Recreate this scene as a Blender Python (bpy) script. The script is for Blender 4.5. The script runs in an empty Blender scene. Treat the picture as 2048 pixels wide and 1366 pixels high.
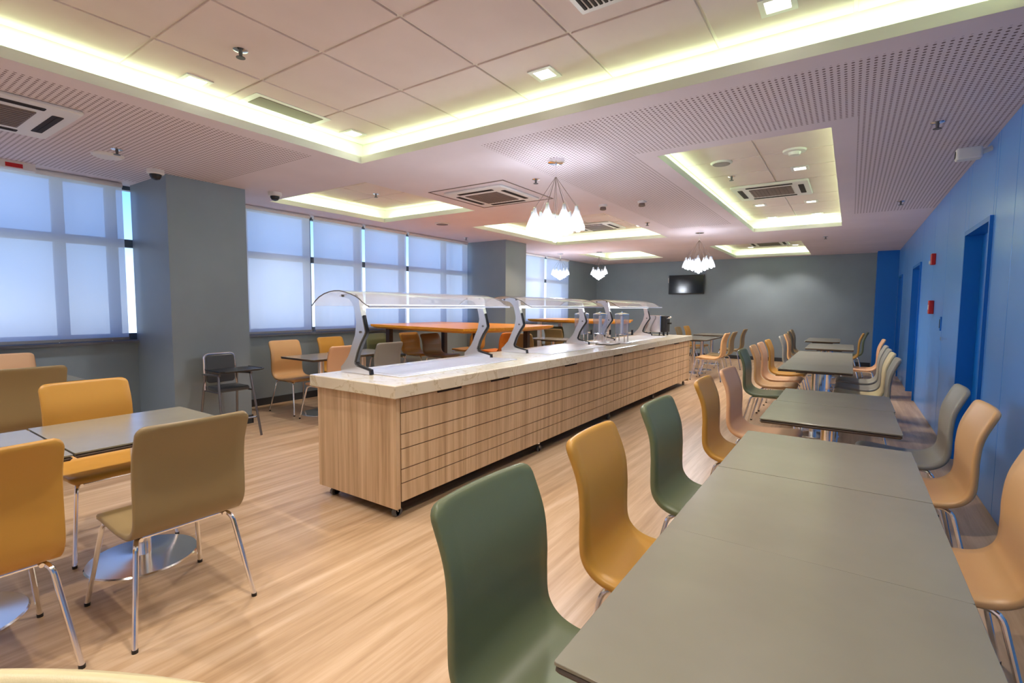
import bpy, math, random
from mathutils import Vector, Matrix
random.seed(7)
PI = math.pi
SC = bpy.context.scene
COL = SC.collection

# ------------------------------------------------------------------ camera
YAW, PIT, ROL, EYE = .598, .0715, .0067, Vector((0, 0, 1.42))
F = Vector((-math.sin(YAW)*math.cos(PIT), math.cos(YAW)*math.cos(PIT), -math.sin(PIT)))
R0 = Vector((math.cos(YAW), math.sin(YAW), 0))
U0 = R0.cross(F)
R1 = R0*math.cos(ROL)+U0*math.sin(ROL)
U1 = U0*math.cos(ROL)-R0*math.sin(ROL)
cam = bpy.data.cameras.new('camera')
cam.sensor_width = 36
cam.lens = 992/2048*36
cam.clip_start = .02
camo = bpy.data.objects.new('camera', cam)
COL.objects.link(camo)
M = Matrix((R1, U1, -F)).transposed().to_4x4()
M.translation = EYE
camo.matrix_world = M
SC.camera = camo

# ------------------------------------------------------------------ colour management, world
SC.view_settings.view_transform = 'Standard'
SC.view_settings.look = 'None'
SC.view_settings.gamma = 1
SC.view_settings.use_curve_mapping = False
SC.view_settings.exposure = 0.30

def lin(r, g, b):
    def f(c):
        c /= 255
        return c/12.92 if c <= .04045 else ((c+.055)/1.055)**2.4
    return (f(r), f(g), f(b), 1)

w = bpy.data.worlds.new('sky')
SC.world = w
w.use_nodes = True
nt = w.node_tree
bg = nt.nodes['Background']
tc = nt.nodes.new('ShaderNodeTexCoord')
sp = nt.nodes.new('ShaderNodeSeparateXYZ')
mr = nt.nodes.new('ShaderNodeMapRange')
rmp = nt.nodes.new('ShaderNodeValToRGB')
nt.links.new(tc.outputs['Generated'], sp.inputs[0])
nt.links.new(sp.outputs[2], mr.inputs[0])
mr.inputs[1].default_value = -.12
mr.inputs[2].default_value = .6
nt.links.new(mr.outputs[0], rmp.inputs[0])
el = rmp.color_ramp.elements
el[0].position = 0; el[0].color = lin(196, 196, 200)
el[1].position = 1; el[1].color = lin(60, 110, 190)
e = el.new(.16); e.color = lin(244, 243, 250)
e = el.new(.30); e.color = lin(160, 194, 245)
e = el.new(.45); e.color = lin(95, 150, 230)
nt.links.new(rmp.outputs[0], bg.inputs[0])
bg.inputs[1].default_value = 2.7

# ------------------------------------------------------------------ lamps of the room
GREEN = (.72, 1.0, .58)
WARM = (1.0, .89, .80)
def area(name, x, y, z, sx, sy, power, color, rot=(PI, 0, 0)):
    l = bpy.data.lights.new(name, 'AREA')
    l.shape = 'RECTANGLE'; l.size = sx; l.size_y = sy; l.energy = power; l.color = color
    o = bpy.data.objects.new(name, l); COL.objects.link(o)
    o.location = (x, y, z); o.rotation_euler = rot
    return o
COVE_W = 1.55          # W per metre of cove lamp
Z_SOF, Z_LIP, Z_TILE = 2.75, 2.815, 2.97
REC = .12
TRAYS = [  # x0, x1, y0, y1
    (-3.88, .62, -1.60, 3.15),
    (-1.48, -.18, 4.43, 9.75),
    (-6.29, -4.42, 3.63, 5.55),
    (-5.38, -2.96, 6.66, 9.62),
    (-5.85, -4.25, 11.55, 13.5),
    (-2.62, -.88, 11.45, 14.5),
]
for (x0, x1, y0, y1) in TRAYS:
    d = REC*.45
    g = .86 if x0 < -1.5 and y0 > 0 else 1
    a = math.radians(128)
    for (cx, cy, sx, sy, rot) in (((x0+x1)/2, y1+d, x1-x0, .04, (a, 0, 0)), ((x0+x1)/2, y0-d, x1-x0, .04, (-a, 0, 0)),
                             (x0-d, (y0+y1)/2, .04, y1-y0, (0, a, 0)), (x1+d, (y0+y1)/2, .04, y1-y0, (0, -a, 0))):
        area('cove_light', cx, cy, Z_LIP+.025, sx, sy, COVE_W*max(sx, sy)*g, GREEN, rot)
def spot(x, y, z, power, color=WARM, size=1.8, r=.035, blend=.6):
    l = bpy.data.lights.new('spot', 'SPOT')
    l.energy = power; l.color = color; l.spot_size = size; l.spot_blend = blend; l.shadow_soft_size = r
    o = bpy.data.objects.new('spot', l); COL.objects.link(o); o.location = (x, y, z)
SPOT_W = 68
DOWN = [  # x, y, lit lamps set in the trays
    (-3.84, 1.70), (-1.76, 2.95), (-3.79, 2.99), (-3.75, .30), (-1.76, 1.0), (-.38, 1.0), (-.38, 2.95), (-1.76, -.9), (-.38, -.9), (-3.75, -.9),
    (-.54, 6.45), (-1.21, 8.42), (-.55, 8.52), (-1.19, 9.66), (-.53, 9.66),
    (-5.9, 4.0), (-4.8, 5.2), (-5.0, 7.1), (-3.4, 7.1), (-5.0, 8.3), (-3.4, 9.3), (-5.5, 11.9), (-4.6, 13.2), (-2.2, 11.8), (-1.3, 11.8), (-2.2, 14.1), (-1.2, 14.1),
]
for i, (x, y) in enumerate(DOWN):
    p = SPOT_W
    c = WARM
    if x < -2.9 and y > 4.5:
        c = (1.0, .70, .42)
    if -1.6 < x < 0 and y > 5:
        p = 55
    for (a, b, q, d) in TRAYS:
        if a < x < b and q < y < d:
            x, y = min(max(x, a+.27), b-.27), min(max(y, q+.27), d-.27)
    spot(x, y, Z_TILE-.03, p, c)
spot(-5.9, .42, Z_SOF-.02, 95, (.90, .95, 1.0))  # added cool lamp out of view, brightens the first column's near face
spot(-5.9, -.9, Z_SOF-.02, 60, (.90, .95, 1.0))  # second added lamp out of view, more fill on the window side

for x, y, z, p in ((-2.28, 4.04, 1.99, 42), (-2.26, 9.16, 1.99, 40), (-5.05, 11.1, 2.04, 22), (-6.05, 11.0, 2.06, 25)):
    l = bpy.data.lights.new('pendant_light', 'POINT'); l.energy = p; l.color = (.86, .91, 1.0); l.shadow_soft_size = .12
    o = bpy.data.objects.new('pendant_light', l); COL.objects.link(o); o.location = (x, y, z)

# ------------------------------------------------------------------ materials
def mat(name, col, rough=.5, metal=0, spec=.5, **k):
    m = bpy.data.materials.new(name); m.use_nodes = True
    b = m.node_tree.nodes['Principled BSDF']
    b.inputs['Base Color'].default_value = col
    b.inputs['Roughness'].default_value = rough
    b.inputs['Metallic'].default_value = metal
    b.inputs['Specular IOR Level'].default_value = spec
    for kk, v in k.items():
        b.inputs[kk.replace('_', ' ')].default_value = v
    return m
def N(m, t, **k):
    n = m.node_tree.nodes.new(t)
    for a, v in k.items(): setattr(n, a, v)
    return n
def L(m, a, b): m.node_tree.links.new(a, b)
def mottled(m, c1, c2, scale=(1, 1, 1), nscale=4, detail=3, lo=.35, hi=.65, bump=0, bscale=None):
    b = m.node_tree.nodes['Principled BSDF']
    tc = N(m, 'ShaderNodeTexCoord'); mp = N(m, 'ShaderNodeMapping'); no = N(m, 'ShaderNodeTexNoise'); cr = N(m, 'ShaderNodeValToRGB')
    L(m, tc.outputs['Object'], mp.inputs[0]); mp.inputs['Scale'].default_value = scale
    L(m, mp.outputs[0], no.inputs['Vector']); no.inputs['Scale'].default_value = nscale; no.inputs['Detail'].default_value = detail
    L(m, no.outputs[0], cr.inputs[0])
    cr.color_ramp.elements[0].position = lo; cr.color_ramp.elements[0].color = c1
    cr.color_ramp.elements[1].position = hi; cr.color_ramp.elements[1].color = c2
    L(m, cr.outputs[0], b.inputs['Base Color'])
    if bump:
        bp = N(m, 'ShaderNodeBump'); bp.inputs['Strength'].default_value = bump; bp.inputs['Distance'].default_value = .002
        n2 = no
        if bscale:
            n2 = N(m, 'ShaderNodeTexNoise'); L(m, tc.outputs['Object'], n2.inputs['Vector']); n2.inputs['Scale'].default_value = bscale
        L(m, n2.outputs[0], bp.inputs['Height']); L(m, bp.outputs[0], b.inputs['Normal'])
    return m

CEIL = lin(226, 216, 222)
m_ceil = mottled(mat('ceiling_paint', CEIL, .8, spec=.2), lin(223, 213, 219), lin(229, 219, 225), nscale=1.3)
m_tile = mottled(mat('ceiling_tile_board', CEIL, .85, spec=.2), lin(222, 206, 202), lin(228, 213, 209), nscale=2, bump=.1, bscale=220)
m_bar = mat('grid_bar_paint', lin(232, 224, 216), .5)
m_cove = mat('cove_paint', lin(235, 235, 225), .7)
m_grey = mottled(mat('grey_wall_paint', lin(138, 152, 160), .45), lin(135, 149, 157), lin(141, 155, 163), nscale=1.5, bump=.05, bscale=150)
m_blue = mottled(mat('blue_panel_laminate', lin(92, 156, 236), .28), lin(89, 153, 233), lin(96, 160, 240), nscale=.8)
m_bluedoor = mat('blue_door_paint', lin(0, 112, 205), .4)
m_dark = mat('dark_grey_skirting', lin(52, 56, 60), .5)
m_sill = mat('sill_grey', lin(120, 124, 134), .45)
m_frame = mat('window_frame_grey', lin(88, 98, 104), .5)
m_chrome = mat('chrome', (.93, .93, .95, 1), .16, 1)
m_alu = mat('polished_aluminium', (.93, .92, .93, 1), .24, .8)
m_steel = mottled(mat('brushed_steel', (.86, .87, .92, 1), .36, .7), (.82, .83, .90, 1), (.90, .91, .96, 1), scale=(60, 2, 2), nscale=3)
m_black = mat('black_plastic', lin(22, 22, 24), .4)
m_white = mat('white_plastic', lin(228, 226, 224), .45)
m_grille = mat('brown_grey_grille', lin(120, 104, 96), .6)
m_slot = mat('dark_slot', lin(40, 30, 28), .8)
m_top = mottled(mat('grey_green_laminate', lin(138, 134, 118), .22, spec=.55), lin(135, 131, 115), lin(141, 137, 121), nscale=3, bump=.03, bscale=300)
m_edge = mat('table_edge_brown', lin(86, 70, 58), .5)
m_brown = mat('dark_brown_leg', lin(60, 48, 42), .5)
m_orange = mottled(mat('orange_wood', lin(236, 160, 36), .3), lin(228, 148, 26), lin(242, 170, 46), scale=(1, 12, 12), nscale=3)
m_red = mat('red_plastic', lin(200, 24, 20), .4)
m_gasket = mat('caster_rubber', lin(96, 94, 94), .5)
def leather(name, c):
    m = mat(name, c, .38, spec=.45)
    b = m.node_tree.nodes['Principled BSDF']
    tc = N(m, 'ShaderNodeTexCoord'); v = N(m, 'ShaderNodeTexVoronoi'); v.inputs['Scale'].default_value = 420
    bp = N(m, 'ShaderNodeBump'); bp.inputs['Strength'].default_value = .12; bp.inputs['Distance'].default_value = .001
    L(m, tc.outputs['Object'], v.inputs['Vector']); L(m, v.outputs[0], bp.inputs['Height']); L(m, bp.outputs[0], b.inputs['Normal'])
    return m
LE = {
    'green': leather('sage_green_leather', lin(104, 114, 84)),
    'mustard': leather('mustard_leather', lin(196, 146, 62)),
    'tan': leather('tan_leather', lin(212, 168, 116)),
    'taupe': leather('olive_taupe_leather', lin(142, 122, 84)),
    'grey': leather('grey_leather', lin(150, 148, 138)),
    'cream': leather('cream_leather', lin(216, 202, 160)),
    'orange': leather('orange_leather', lin(222, 134, 52)),
    'peach': leather('peach_leather', lin(218, 170, 128)),
}
# stone
m_stone = mat('beige_marble', lin(205, 192, 158), .16)
def stone(m):
    b = m.node_tree.nodes['Principled BSDF']
    tc = N(m, 'ShaderNodeTexCoord'); n1 = N(m, 'ShaderNodeTexNoise'); n2 = N(m, 'ShaderNodeTexNoise'); cr = N(m, 'ShaderNodeValToRGB')
    n1.inputs['Scale'].default_value = 5; n1.inputs['Detail'].default_value = 9; n1.inputs['Distortion'].default_value = .8
    L(m, tc.outputs['Object'], n1.inputs['Vector']); L(m, n1.outputs[0], cr.inputs[0])
    e = cr.color_ramp.elements
    e[0].position = .3; e[0].color = lin(228, 220, 198); e[1].position = .7; e[1].color = lin(220, 210, 186)
    for p, c in ((.48, lin(226, 216, 192)), (.5, lin(204, 190, 156)), (.52, lin(228, 219, 196))):
        q = e.new(p); q.color = c
    L(m, cr.outputs[0], b.inputs['Base Color'])
stone(m_stone)
# vertical oak grain for the counter
def oak(name, sc, c1, c2, c3, rough=.45):
    m = mat(name, c1, rough)
    b = m.node_tree.nodes['Principled BSDF']
    tc = N(m, 'ShaderNodeTexCoord'); mp = N(m, 'ShaderNodeMapping'); n1 = N(m, 'ShaderNodeTexNoise'); cr = N(m, 'ShaderNodeValToRGB')
    mp.inputs['Scale'].default_value = sc
    L(m, tc.outputs['Object'], mp.inputs[0]); L(m, mp.outputs[0], n1.inputs['Vector'])
    n1.inputs['Scale'].default_value = 1; n1.inputs['Detail'].default_value = 5; n1.inputs['Roughness'].default_value = .62
    n1.inputs['Distortion'].default_value = .3
    L(m, n1.outputs[0], cr.inputs[0])
    e = cr.color_ramp.elements
    e[0].position = .32; e[0].color = c1; e[1].position = .68; e[1].color = c3
    q = e.new(.5); q.color = c2
    L(m, cr.outputs[0], b.inputs['Base Color'])
    bp = N(m, 'ShaderNodeBump'); bp.inputs['Strength'].default_value = .15; bp.inputs['Distance'].default_value = .001
    L(m, n1.outputs[0], bp.inputs['Height']); L(m, bp.outputs[0], b.inputs['Normal'])
    return m
m_oak = oak('pale_oak_laminate', (22, 22, .7), lin(172, 140, 104), lin(202, 170, 132), lin(220, 192, 156))
m_floor = oak('wood_floor', (15, .8, 1), lin(168, 137, 102), lin(190, 159, 124), lin(208, 181, 150), .34)
# glass-like things
def seethrough(name, tint, gloss=.12, rough=.02, trans=1.0, ior=1.5):
    m = bpy.data.materials.new(name); m.use_nodes = True
    t = m.node_tree; t.nodes.remove(t.nodes['Principled BSDF'])
    out = t.nodes['Material Output']
    tr = t.nodes.new('ShaderNodeBsdfTransparent'); tr.inputs[0].default_value = tint
    gl = t.nodes.new('ShaderNodeBsdfGlossy'); gl.inputs['Roughness'].default_value = rough
    lw = t.nodes.new('ShaderNodeLayerWeight'); pw_ = t.nodes.new('ShaderNodeMath'); pw_.operation = 'POWER'; pw_.inputs[1].default_value = 4
    fr = t.nodes.new('ShaderNodeMath'); fr.operation = 'MULTIPLY'; fr.inputs[1].default_value = ior*.35
    t.links.new(lw.outputs['Facing'], pw_.inputs[0]); t.links.new(pw_.outputs[0], fr.inputs[0])
    ad = t.nodes.new('ShaderNodeMath'); ad.operation = 'ADD'; ad.inputs[1].default_value = gloss; ad.use_clamp = True
    mx = t.nodes.new('ShaderNodeMixShader')
    t.links.new(fr.outputs[0], ad.inputs[0]); t.links.new(ad.outputs[0], mx.inputs[0])
    src = tr
    if trans < 1:
        df = t.nodes.new('ShaderNodeBsdfTranslucent'); df.inputs[0].default_value = (.95, .97, 1, 1)
        d2 = t.nodes.new('ShaderNodeBsdfDiffuse'); d2.inputs[0].default_value = (.95, .97, 1, 1)
        q = t.nodes.new('ShaderNodeMixShader'); t.links.new(df.outputs[0], q.inputs[1]); t.links.new(d2.outputs[0], q.inputs[2])
        src = t.nodes.new('ShaderNodeMixShader'); src.inputs[0].default_value = trans
        t.links.new(tr.outputs[0], src.inputs[1]); t.links.new(q.outputs[0], src.inputs[2])
    t.links.new(src.outputs[0], mx.inputs[1]); t.links.new(gl.outputs[0], mx.inputs[2]); t.links.new(mx.outputs[0], out.inputs[0])
    return m
m_glass = seethrough('window_glass', (.80, .89, .96, 1), .02)
m_acryl = seethrough('clear_acrylic', (.84, .87, .94, 1), .14, .05, .10, 2.0)
m_canopy = seethrough('canopy_glass', (.95, .97, .99, 1), .05, .04, .16, 1.2)
m_shade = seethrough('clear_bulb_glass', (.92, .94, .97, 1), .04, .1, .35)
def blindmat():
    m = bpy.data.materials.new('screen_fabric'); m.use_nodes = True
    t = m.node_tree; t.nodes.remove(t.nodes['Principled BSDF']); out = t.nodes['Material Output']
    tr = t.nodes.new('ShaderNodeBsdfTransparent'); tr.inputs[0].default_value = (.95, .95, .97, 1)
    tl = t.nodes.new('ShaderNodeBsdfTranslucent'); tl.inputs[0].default_value = lin(225, 228, 232)
    df = t.nodes.new('ShaderNodeBsdfDiffuse'); df.inputs[0].default_value = lin(205, 206, 206)
    a = t.nodes.new('ShaderNodeMixShader'); a.inputs[0].default_value = .45
    b = t.nodes.new('ShaderNodeMixShader'); b.inputs[0].default_value = .88
    t.links.new(tl.outputs[0], a.inputs[1]); t.links.new(df.outputs[0], a.inputs[2])
    t.links.new(tr.outputs[0], b.inputs[1]); t.links.new(a.outputs[0], b.inputs[2]); t.links.new(b.outputs[0], out.inputs[0])
    return m
m_blind = blindmat()
def emit(name, c, s):
    m = bpy.data.materials.new(name); m.use_nodes = True
    b = m.node_tree.nodes['Principled BSDF']
    b.inputs['Base Color'].default_value = (.8, .8, .8, 1)
    b.inputs['Emission Color'].default_value = c; b.inputs['Emission Strength'].default_value = s
    return m
m_lamp = emit('lit_lamp', (1, .93, .84, 1), 4.5)
m_bulb = emit('lit_bulb', (.95, .97, 1, 1), 9)
m_tube = emit('guard_light_tube', (.92, .95, 1, 1), 1.1)
m_screen = mat('tv_screen', lin(10, 12, 18), .12, spec=.6)
# perforated board
def perf():
    m = mat('perforated_board', CEIL, .8, spec=.2)
    b = m.node_tree.nodes['Principled BSDF']
    tc = N(m, 'ShaderNodeTexCoord'); s = N(m, 'ShaderNodeSeparateXYZ'); L(m, tc.outputs['Object'], s.inputs[0])
    P = .034
    sq = []
    for i in (0, 1):
        d = N(m, 'ShaderNodeMath', operation='DIVIDE'); d.inputs[1].default_value = P; L(m, s.outputs[i], d.inputs[0])
        f = N(m, 'ShaderNodeMath', operation='FRACT'); L(m, d.outputs[0], f.inputs[0])
        u = N(m, 'ShaderNodeMath', operation='SUBTRACT'); u.inputs[1].default_value = .5; L(m, f.outputs[0], u.inputs[0])
        p = N(m, 'ShaderNodeMath', operation='MULTIPLY'); L(m, u.outputs[0], p.inputs[0]); L(m, u.outputs[0], p.inputs[1])
        sq.append(p)
    a = N(m, 'ShaderNodeMath', operation='ADD'); L(m, sq[0].outputs[0], a.inputs[0]); L(m, sq[1].outputs[0], a.inputs[1])
    r = N(m, 'ShaderNodeMapRange'); r.inputs[1].default_value = .05; r.inputs[2].default_value = .075; L(m, a.outputs[0], r.inputs[0])
    mx = N(m, 'ShaderNodeMix', data_type='RGBA')
    L(m, r.outputs[0], mx.inputs[0]); mx.inputs[6].default_value = lin(126, 110, 112); mx.inputs[7].default_value = CEIL
    L(m, mx.outputs[2], b.inputs['Base Color'])
    return m
m_perf = perf()

# ------------------------------------------------------------------ mesh helpers
class MB:
    def __init__(s): s.v = []; s.f = []; s.mi = []; s.cur = 0
    def add(s, vs, fs):
        o = len(s.v); s.v += [tuple(v) for v in vs]
        for f in fs: s.f.append([o+i for i in f]); s.mi.append(s.cur)
        return s
    def box(s, x0, y0, z0, x1, y1, z1):
        x0, x1 = sorted((x0, x1)); y0, y1 = sorted((y0, y1)); z0, z1 = sorted((z0, z1))
        return s.add([(x0, y0, z0), (x1, y0, z0), (x1, y1, z0), (x0, y1, z0), (x0, y0, z1), (x1, y0, z1), (x1, y1, z1), (x0, y1, z1)],
                     [(0, 3, 2, 1), (4, 5, 6, 7), (0, 1, 5, 4), (1, 2, 6, 5), (2, 3, 7, 6), (3, 0, 4, 7)])
    def rbox(s, x0, y0, z0, x1, y1, z1, r=.02, c=.003, seg=4):
        # box with rounded vertical corners and chamfered top and bottom rims
        rings = []
        for (z, d) in ((z0, c), (z0+c, 0), (z1-c, 0), (z1, c)):
            rr = max(r-d, .0005); ring = []
            for k, (cx, cy) in enumerate(((x1-r, y1-r), (x0+r, y1-r), (x0+r, y0+r), (x1-r, y0+r))):
                for i in range(seg+1):
                    a = k*PI/2+i*PI/2/seg
                    ring.append((cx+rr*math.cos(a), cy+rr*math.sin(a), z))
            rings.append(ring)
        return s.loft(rings)
    def loft(s, rings, caps=True, closed=True):
        n = len(rings[0]); vs = [p for r in rings for p in r]; fs = []
        for i in range(len(rings)-1):
            for j in range(n if closed else n-1):
                a = i*n+j; b = i*n+(j+1) % n
                fs.append((a, b, b+n, a+n))
        if caps:
            fs.append(tuple(range(n))[::-1]); fs.append(tuple((len(rings)-1)*n+j for j in range(n)))
        return s.add(vs, fs)
    def lathe(s, prof, cx=0, cy=0, n=24, caps=True):
        return s.loft([[(cx+r*math.cos(2*PI*k/n), cy+r*math.sin(2*PI*k/n), z) for k in range(n)] for (r, z) in prof], caps)
    def tube(s, pts, r, n=8, r2=None):
        pts = [Vector(p) for p in pts]; rings = []
        t = (pts[1]-pts[0]).normalized()
        ref = Vector((0, 0, 1)) if abs(t.z) < .9 else Vector((1, 0, 0))
        u = t.cross(ref).normalized()
        for i, p in enumerate(pts):
            if i == 0: d = pts[1]-p
            elif i == len(pts)-1: d = p-pts[-2]
            else: d = (pts[i+1]-p).normalized()+(p-pts[i-1]).normalized()
            d.normalize()
            u = (u-d*u.dot(d)).normalized(); v = d.cross(u)
            rr = r if r2 is None else r+(r2-r)*i/(len(pts)-1)
            rings.append([p+u*rr*math.cos(2*PI*k/n)+v*rr*math.sin(2*PI*k/n) for k in range(n)])
        return s.loft(rings)
    def prism(s, poly, axis, a0, a1):
        # extrude a polygon given in the other two axes
        def P(p, a): return (a, p[0], p[1]) if axis == 'x' else (p[0], a, p[1]) if axis == 'y' else (p[0], p[1], a)
        return s.loft([[P(p, a0) for p in poly], [P(p, a1) for p in poly]])
    def mesh(s, name, mats, smooth=35):
        me = bpy.data.meshes.new(name); me.from_pydata(s.v, [], s.f)
        for m in (mats if isinstance(mats, (list, tuple)) else [mats]): me.materials.append(m)
        if isinstance(mats, (list, tuple)): me.polygons.foreach_set('material_index', s.mi)
        import bmesh
        b = bmesh.new(); b.from_mesh(me); bmesh.ops.recalc_face_normals(b, faces=b.faces); b.to_mesh(me); b.free()
        if smooth:
            me.polygons.foreach_set('use_smooth', [True]*len(me.polygons)); me.set_sharp_from_angle(angle=math.radians(smooth))
        me.update()
        return me
    def obj(s, name, mats, parent=None, smooth=35):
        return link(name, s.mesh(name, mats, smooth), parent)
def link(name, data, parent=None, loc=None):
    o = bpy.data.objects.new(name, data); COL.objects.link(o)
    if parent: o.parent = parent
    if loc: o.location = loc
    return o
def fillet(pts, r, seg=4):
    pts = [Vector(p) for p in pts]; out = [pts[0]]
    for i in range(1, len(pts)-1):
        a, b, c = pts[i-1], pts[i], pts[i+1]
        d1 = (a-b).normalized(); d2 = (c-b).normalized()
        rr = min(r, (a-b).length*.45, (c-b).length*.45)
        p, q = b+d1*rr, b+d2*rr
        for k in range(seg+1):
            t = k/seg
            out.append(p*(1-t)**2+b*2*t*(1-t)+q*t*t)
    out.append(pts[-1]); return out
def tag(o, label=None, cat=None, group=None, kind=None):
    if label: o['label'] = label
    if cat: o['category'] = cat
    if group: o['group'] = group
    if kind: o['kind'] = kind
    return o
def thing(name, label, cat, loc=(0, 0, 0), rz=0, group=None):
    o = bpy.data.objects.new(name, None); COL.objects.link(o)
    o.location = loc; o.rotation_euler = (0, 0, rz); o.empty_display_size = .1
    return tag(o, label, cat, group)
def struct(o): o['kind'] = 'structure'; return o
def copy_tree(o, parent=None):
    c = o.copy(); COL.objects.link(c)
    if parent: c.parent = parent
    for ch in [x for x in KIDS.get(o.name, ())]: copy_tree(ch, c)
    return c
KIDS = {}
def index_kids():
    KIDS.clear()
    for x in bpy.data.objects:
        if x.parent: KIDS.setdefault(x.parent.name, []).append(x)

# ------------------------------------------------------------------ the room
XL, XR, Y0, Y1 = -6.80, .86, -1.9, 14.8
YT = 3.05
struct(MB().box(XL-.4, Y0-.2, -.1, XR+.6, Y1+.2, 0).obj('floor', m_floor, smooth=0))
struct(MB().box(XL-.3, Y1, 0, XR+.5, Y1+.15, YT).obj('wall_back', m_grey, smooth=0))
struct(MB().box(XL-.3, Y0-.15, 0, XR+.5, Y0, YT).obj('wall_front', m_ceil, smooth=0))
# window wall with three openings
WINS = [(-1.5, 2.50), (2.90, 8.40), (8.90, 12.90)]
SILL = 1.0
wl = MB()
wl.box(XL-.25, Y0, 0, XL, Y1, SILL-.02)
wl.box(XL-.25, Y0, 2.78, XL, Y1, YT)
ys = [Y0]+[q for w_ in WINS for q in w_]+[Y1]
for a, b in zip(ys[0::2], ys[1::2]): wl.box(XL-.25, a, SILL-.02, XL, b, 2.78)
wall_left = struct(wl.obj('wall_left', m_grey, smooth=0))
# columns
def column(y0, y1, x1):
    c = struct(MB().box(XL-.01, y0, 0, x1, y1, Z_SOF+.03).obj('column', m_grey, smooth=0))
    b = MB(); t = .012
    b.box(XL, y0-t, 0, x1+t, y0, .10); b.box(x1, y0-t, 0, x1+t, y1+t, .10); b.box(XL, y1, 0, x1+t, y1+t, .10)
    b.obj('skirting', m_dark, c, 0)
column(2.29, 3.10, -5.88)
column(8.27, 9.03, -5.80)
struct(MB().box(XL, Y0, 0, XL+.014, 2.278, .10).box(XL, 3.112, 0, XL+.014, 8.258, .10).box(XL, 9.042, 0, XL+.014, Y1, .10).obj('baseboard_left', m_dark, smooth=0))
struct(MB().box(XL+.02, Y1-.014, 0, .44, Y1, .10).obj('baseboard_back', m_dark, smooth=0))
# windows: frame bars, panes, sill
MULL = [[-1.44, -.4, .6, 1.675, 2.13, 2.56], [2.84, 3.6, 4.56, 5.50, 6.50, 7.65, 8.34], [8.96, 10.2, 11.58, 12.84]]
for k, ((a, b), ms) in enumerate(zip(WINS, MULL)):
    fr = MB(); xa, xb = XL-.16, XL-.08
    for y in ms: fr.box(xa, y-.045, SILL, xb, y+.045, 2.78)
    for y_, y2 in zip(ms, ms[1:]):
        for z in (SILL+.03, 2.105, 2.75): fr.box(xa, y_+.055, z-.045, xb, y2-.055, z+.045)
    win = struct(fr.obj('window_%d' % (k+1), m_frame, smooth=0))
    for y_, y2 in zip(ms, ms[1:]):
        for z_, z2 in ((SILL+.075, 2.06), (2.15, 2.705)):
            MB().box(XL-.125, y_+.05, z_, XL-.119, y2-.05, z2).obj('pane', m_glass, win, 0)
    s = MB().box(XL-.08, a, SILL-.03, XL+.001, b, SILL).box(XL, max(a, [Y0, 3.1, 9.03][k]), SILL-.03, XL+.05, min(b, [2.29, 8.27, 12.85][k]), SILL)
    s.obj('window_sill', m_sill, win, 0)
# roller blinds
def blind(y0, y1, label):
    X = XL+.06
    t = thing('roller_blind', label, 'blind', (X, (y0+y1)/2, 0), 0, 'roller blinds over the windows')
    h = (y1-y0)/2
    v = []; n = 24
    mb = MB(); nz = 8
    for j in range(nz+1):
        z = 1.035+(2.70-1.035)*j/nz
        for i in range(n+1):
            y = -h+2*h*i/n
            v.append((.0035*math.sin(i*1.9+y0)*(1-j/nz), y, z))
    f = [(j*(n+1)+i, j*(n+1)+i+1, (j+1)*(n+1)+i+1, (j+1)*(n+1)+i) for j in range(nz) for i in range(n)]
    mb.add(v, f).obj('fabric', m_blind, t, 60)
    MB().box(-.014, -h, 1.012, .014, h, 1.042).obj('bottom_rail', m_sill, t, 0)
    MB().tube([(0, -h, 2.722), (0, h, 2.722)], .026, 12).obj('roller', m_white, t)
blind(-1.3, 2.19, 'wide blue-white roller blind in the window before the first grey column')
blind(3.16, 4.50, 'roller blind just beyond the first grey column')
blind(4.56, 5.46, 'second roller blind past the first grey column, between two bright slits')
blind(5.52, 6.45, 'third roller blind past the first grey column, behind the nearest glass guard')
blind(6.51, 8.20, 'widest roller blind, right before the second grey column')
blind(9.08, 11.40, 'bright roller blind just behind the second grey column')
blind(11.50, 12.74, 'bright roller blind in the farthest window, next to the far corner')

# right wall: openings for three doors, blue panels in front
DOORS = [(5.22, 6.18), (9.80, 10.86), (13.12, 13.92)]
wr = MB(); ys = [Y0]+[q for d in DOORS for q in d]+[Y1]
for a, b in zip(ys[0::2], ys[1::2]): wr.box(XR+.014, a, 0, XR+.30, b, YT)
for a, b in DOORS: wr.box(XR+.014, a, 2.10, XR+.30, b, YT)
wall_right = struct(wr.obj('wall_right', m_bluedoor, smooth=0))
cuts = [Y0, -.6, .55, 1.65, 2.75, 3.70, 4.60, 5.14, 5.22, 6.18, 6.36, 7.40, 8.47, 9.72, 9.80, 10.86, 11.98, 13.04, 13.12, 13.92, 14.38]
for a, b in zip(cuts, cuts[1:]):
    if b-a < .1 and (a, b) != (5.14, 5.22): pass
    z0 = 2.104 if any(abs(a-d[0]) < .01 for d in DOORS) else .0
    MB().rbox(XR, a+.004, z0+.004, XR+.013, b-.004, Z_SOF-.006, .001, .001, 1).obj('panel', m_blue, wall_right, 0)
for k, (a, b) in enumerate(DOORS):
    d = struct(MB().box(XR+.10, a+.004, .006, XR+.14, b-.014, 2.088).obj('door_%d' % (k+1), m_bluedoor, smooth=0))
    f = MB(); p = -.022
    f.box(XR+p, a-.035, 0, XR+.15, a+.002, 2.13); f.box(XR+p, b-.012, 0, XR+.15, b+.02, 2.13); f.box(XR+p, a+.002, 2.09, XR+.15, b-.012, 2.13)
    f.obj('door_frame', m_bluedoor, d, 0)
    h = MB().tube(fillet([(XR+.10, a+.10, 1.05), (XR+.045, a+.10, 1.05), (XR+.045, a+.22, 1.05)], .015), .009, 8)
    h.obj('door_handle', m_chrome, d)
    struct(d)
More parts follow.
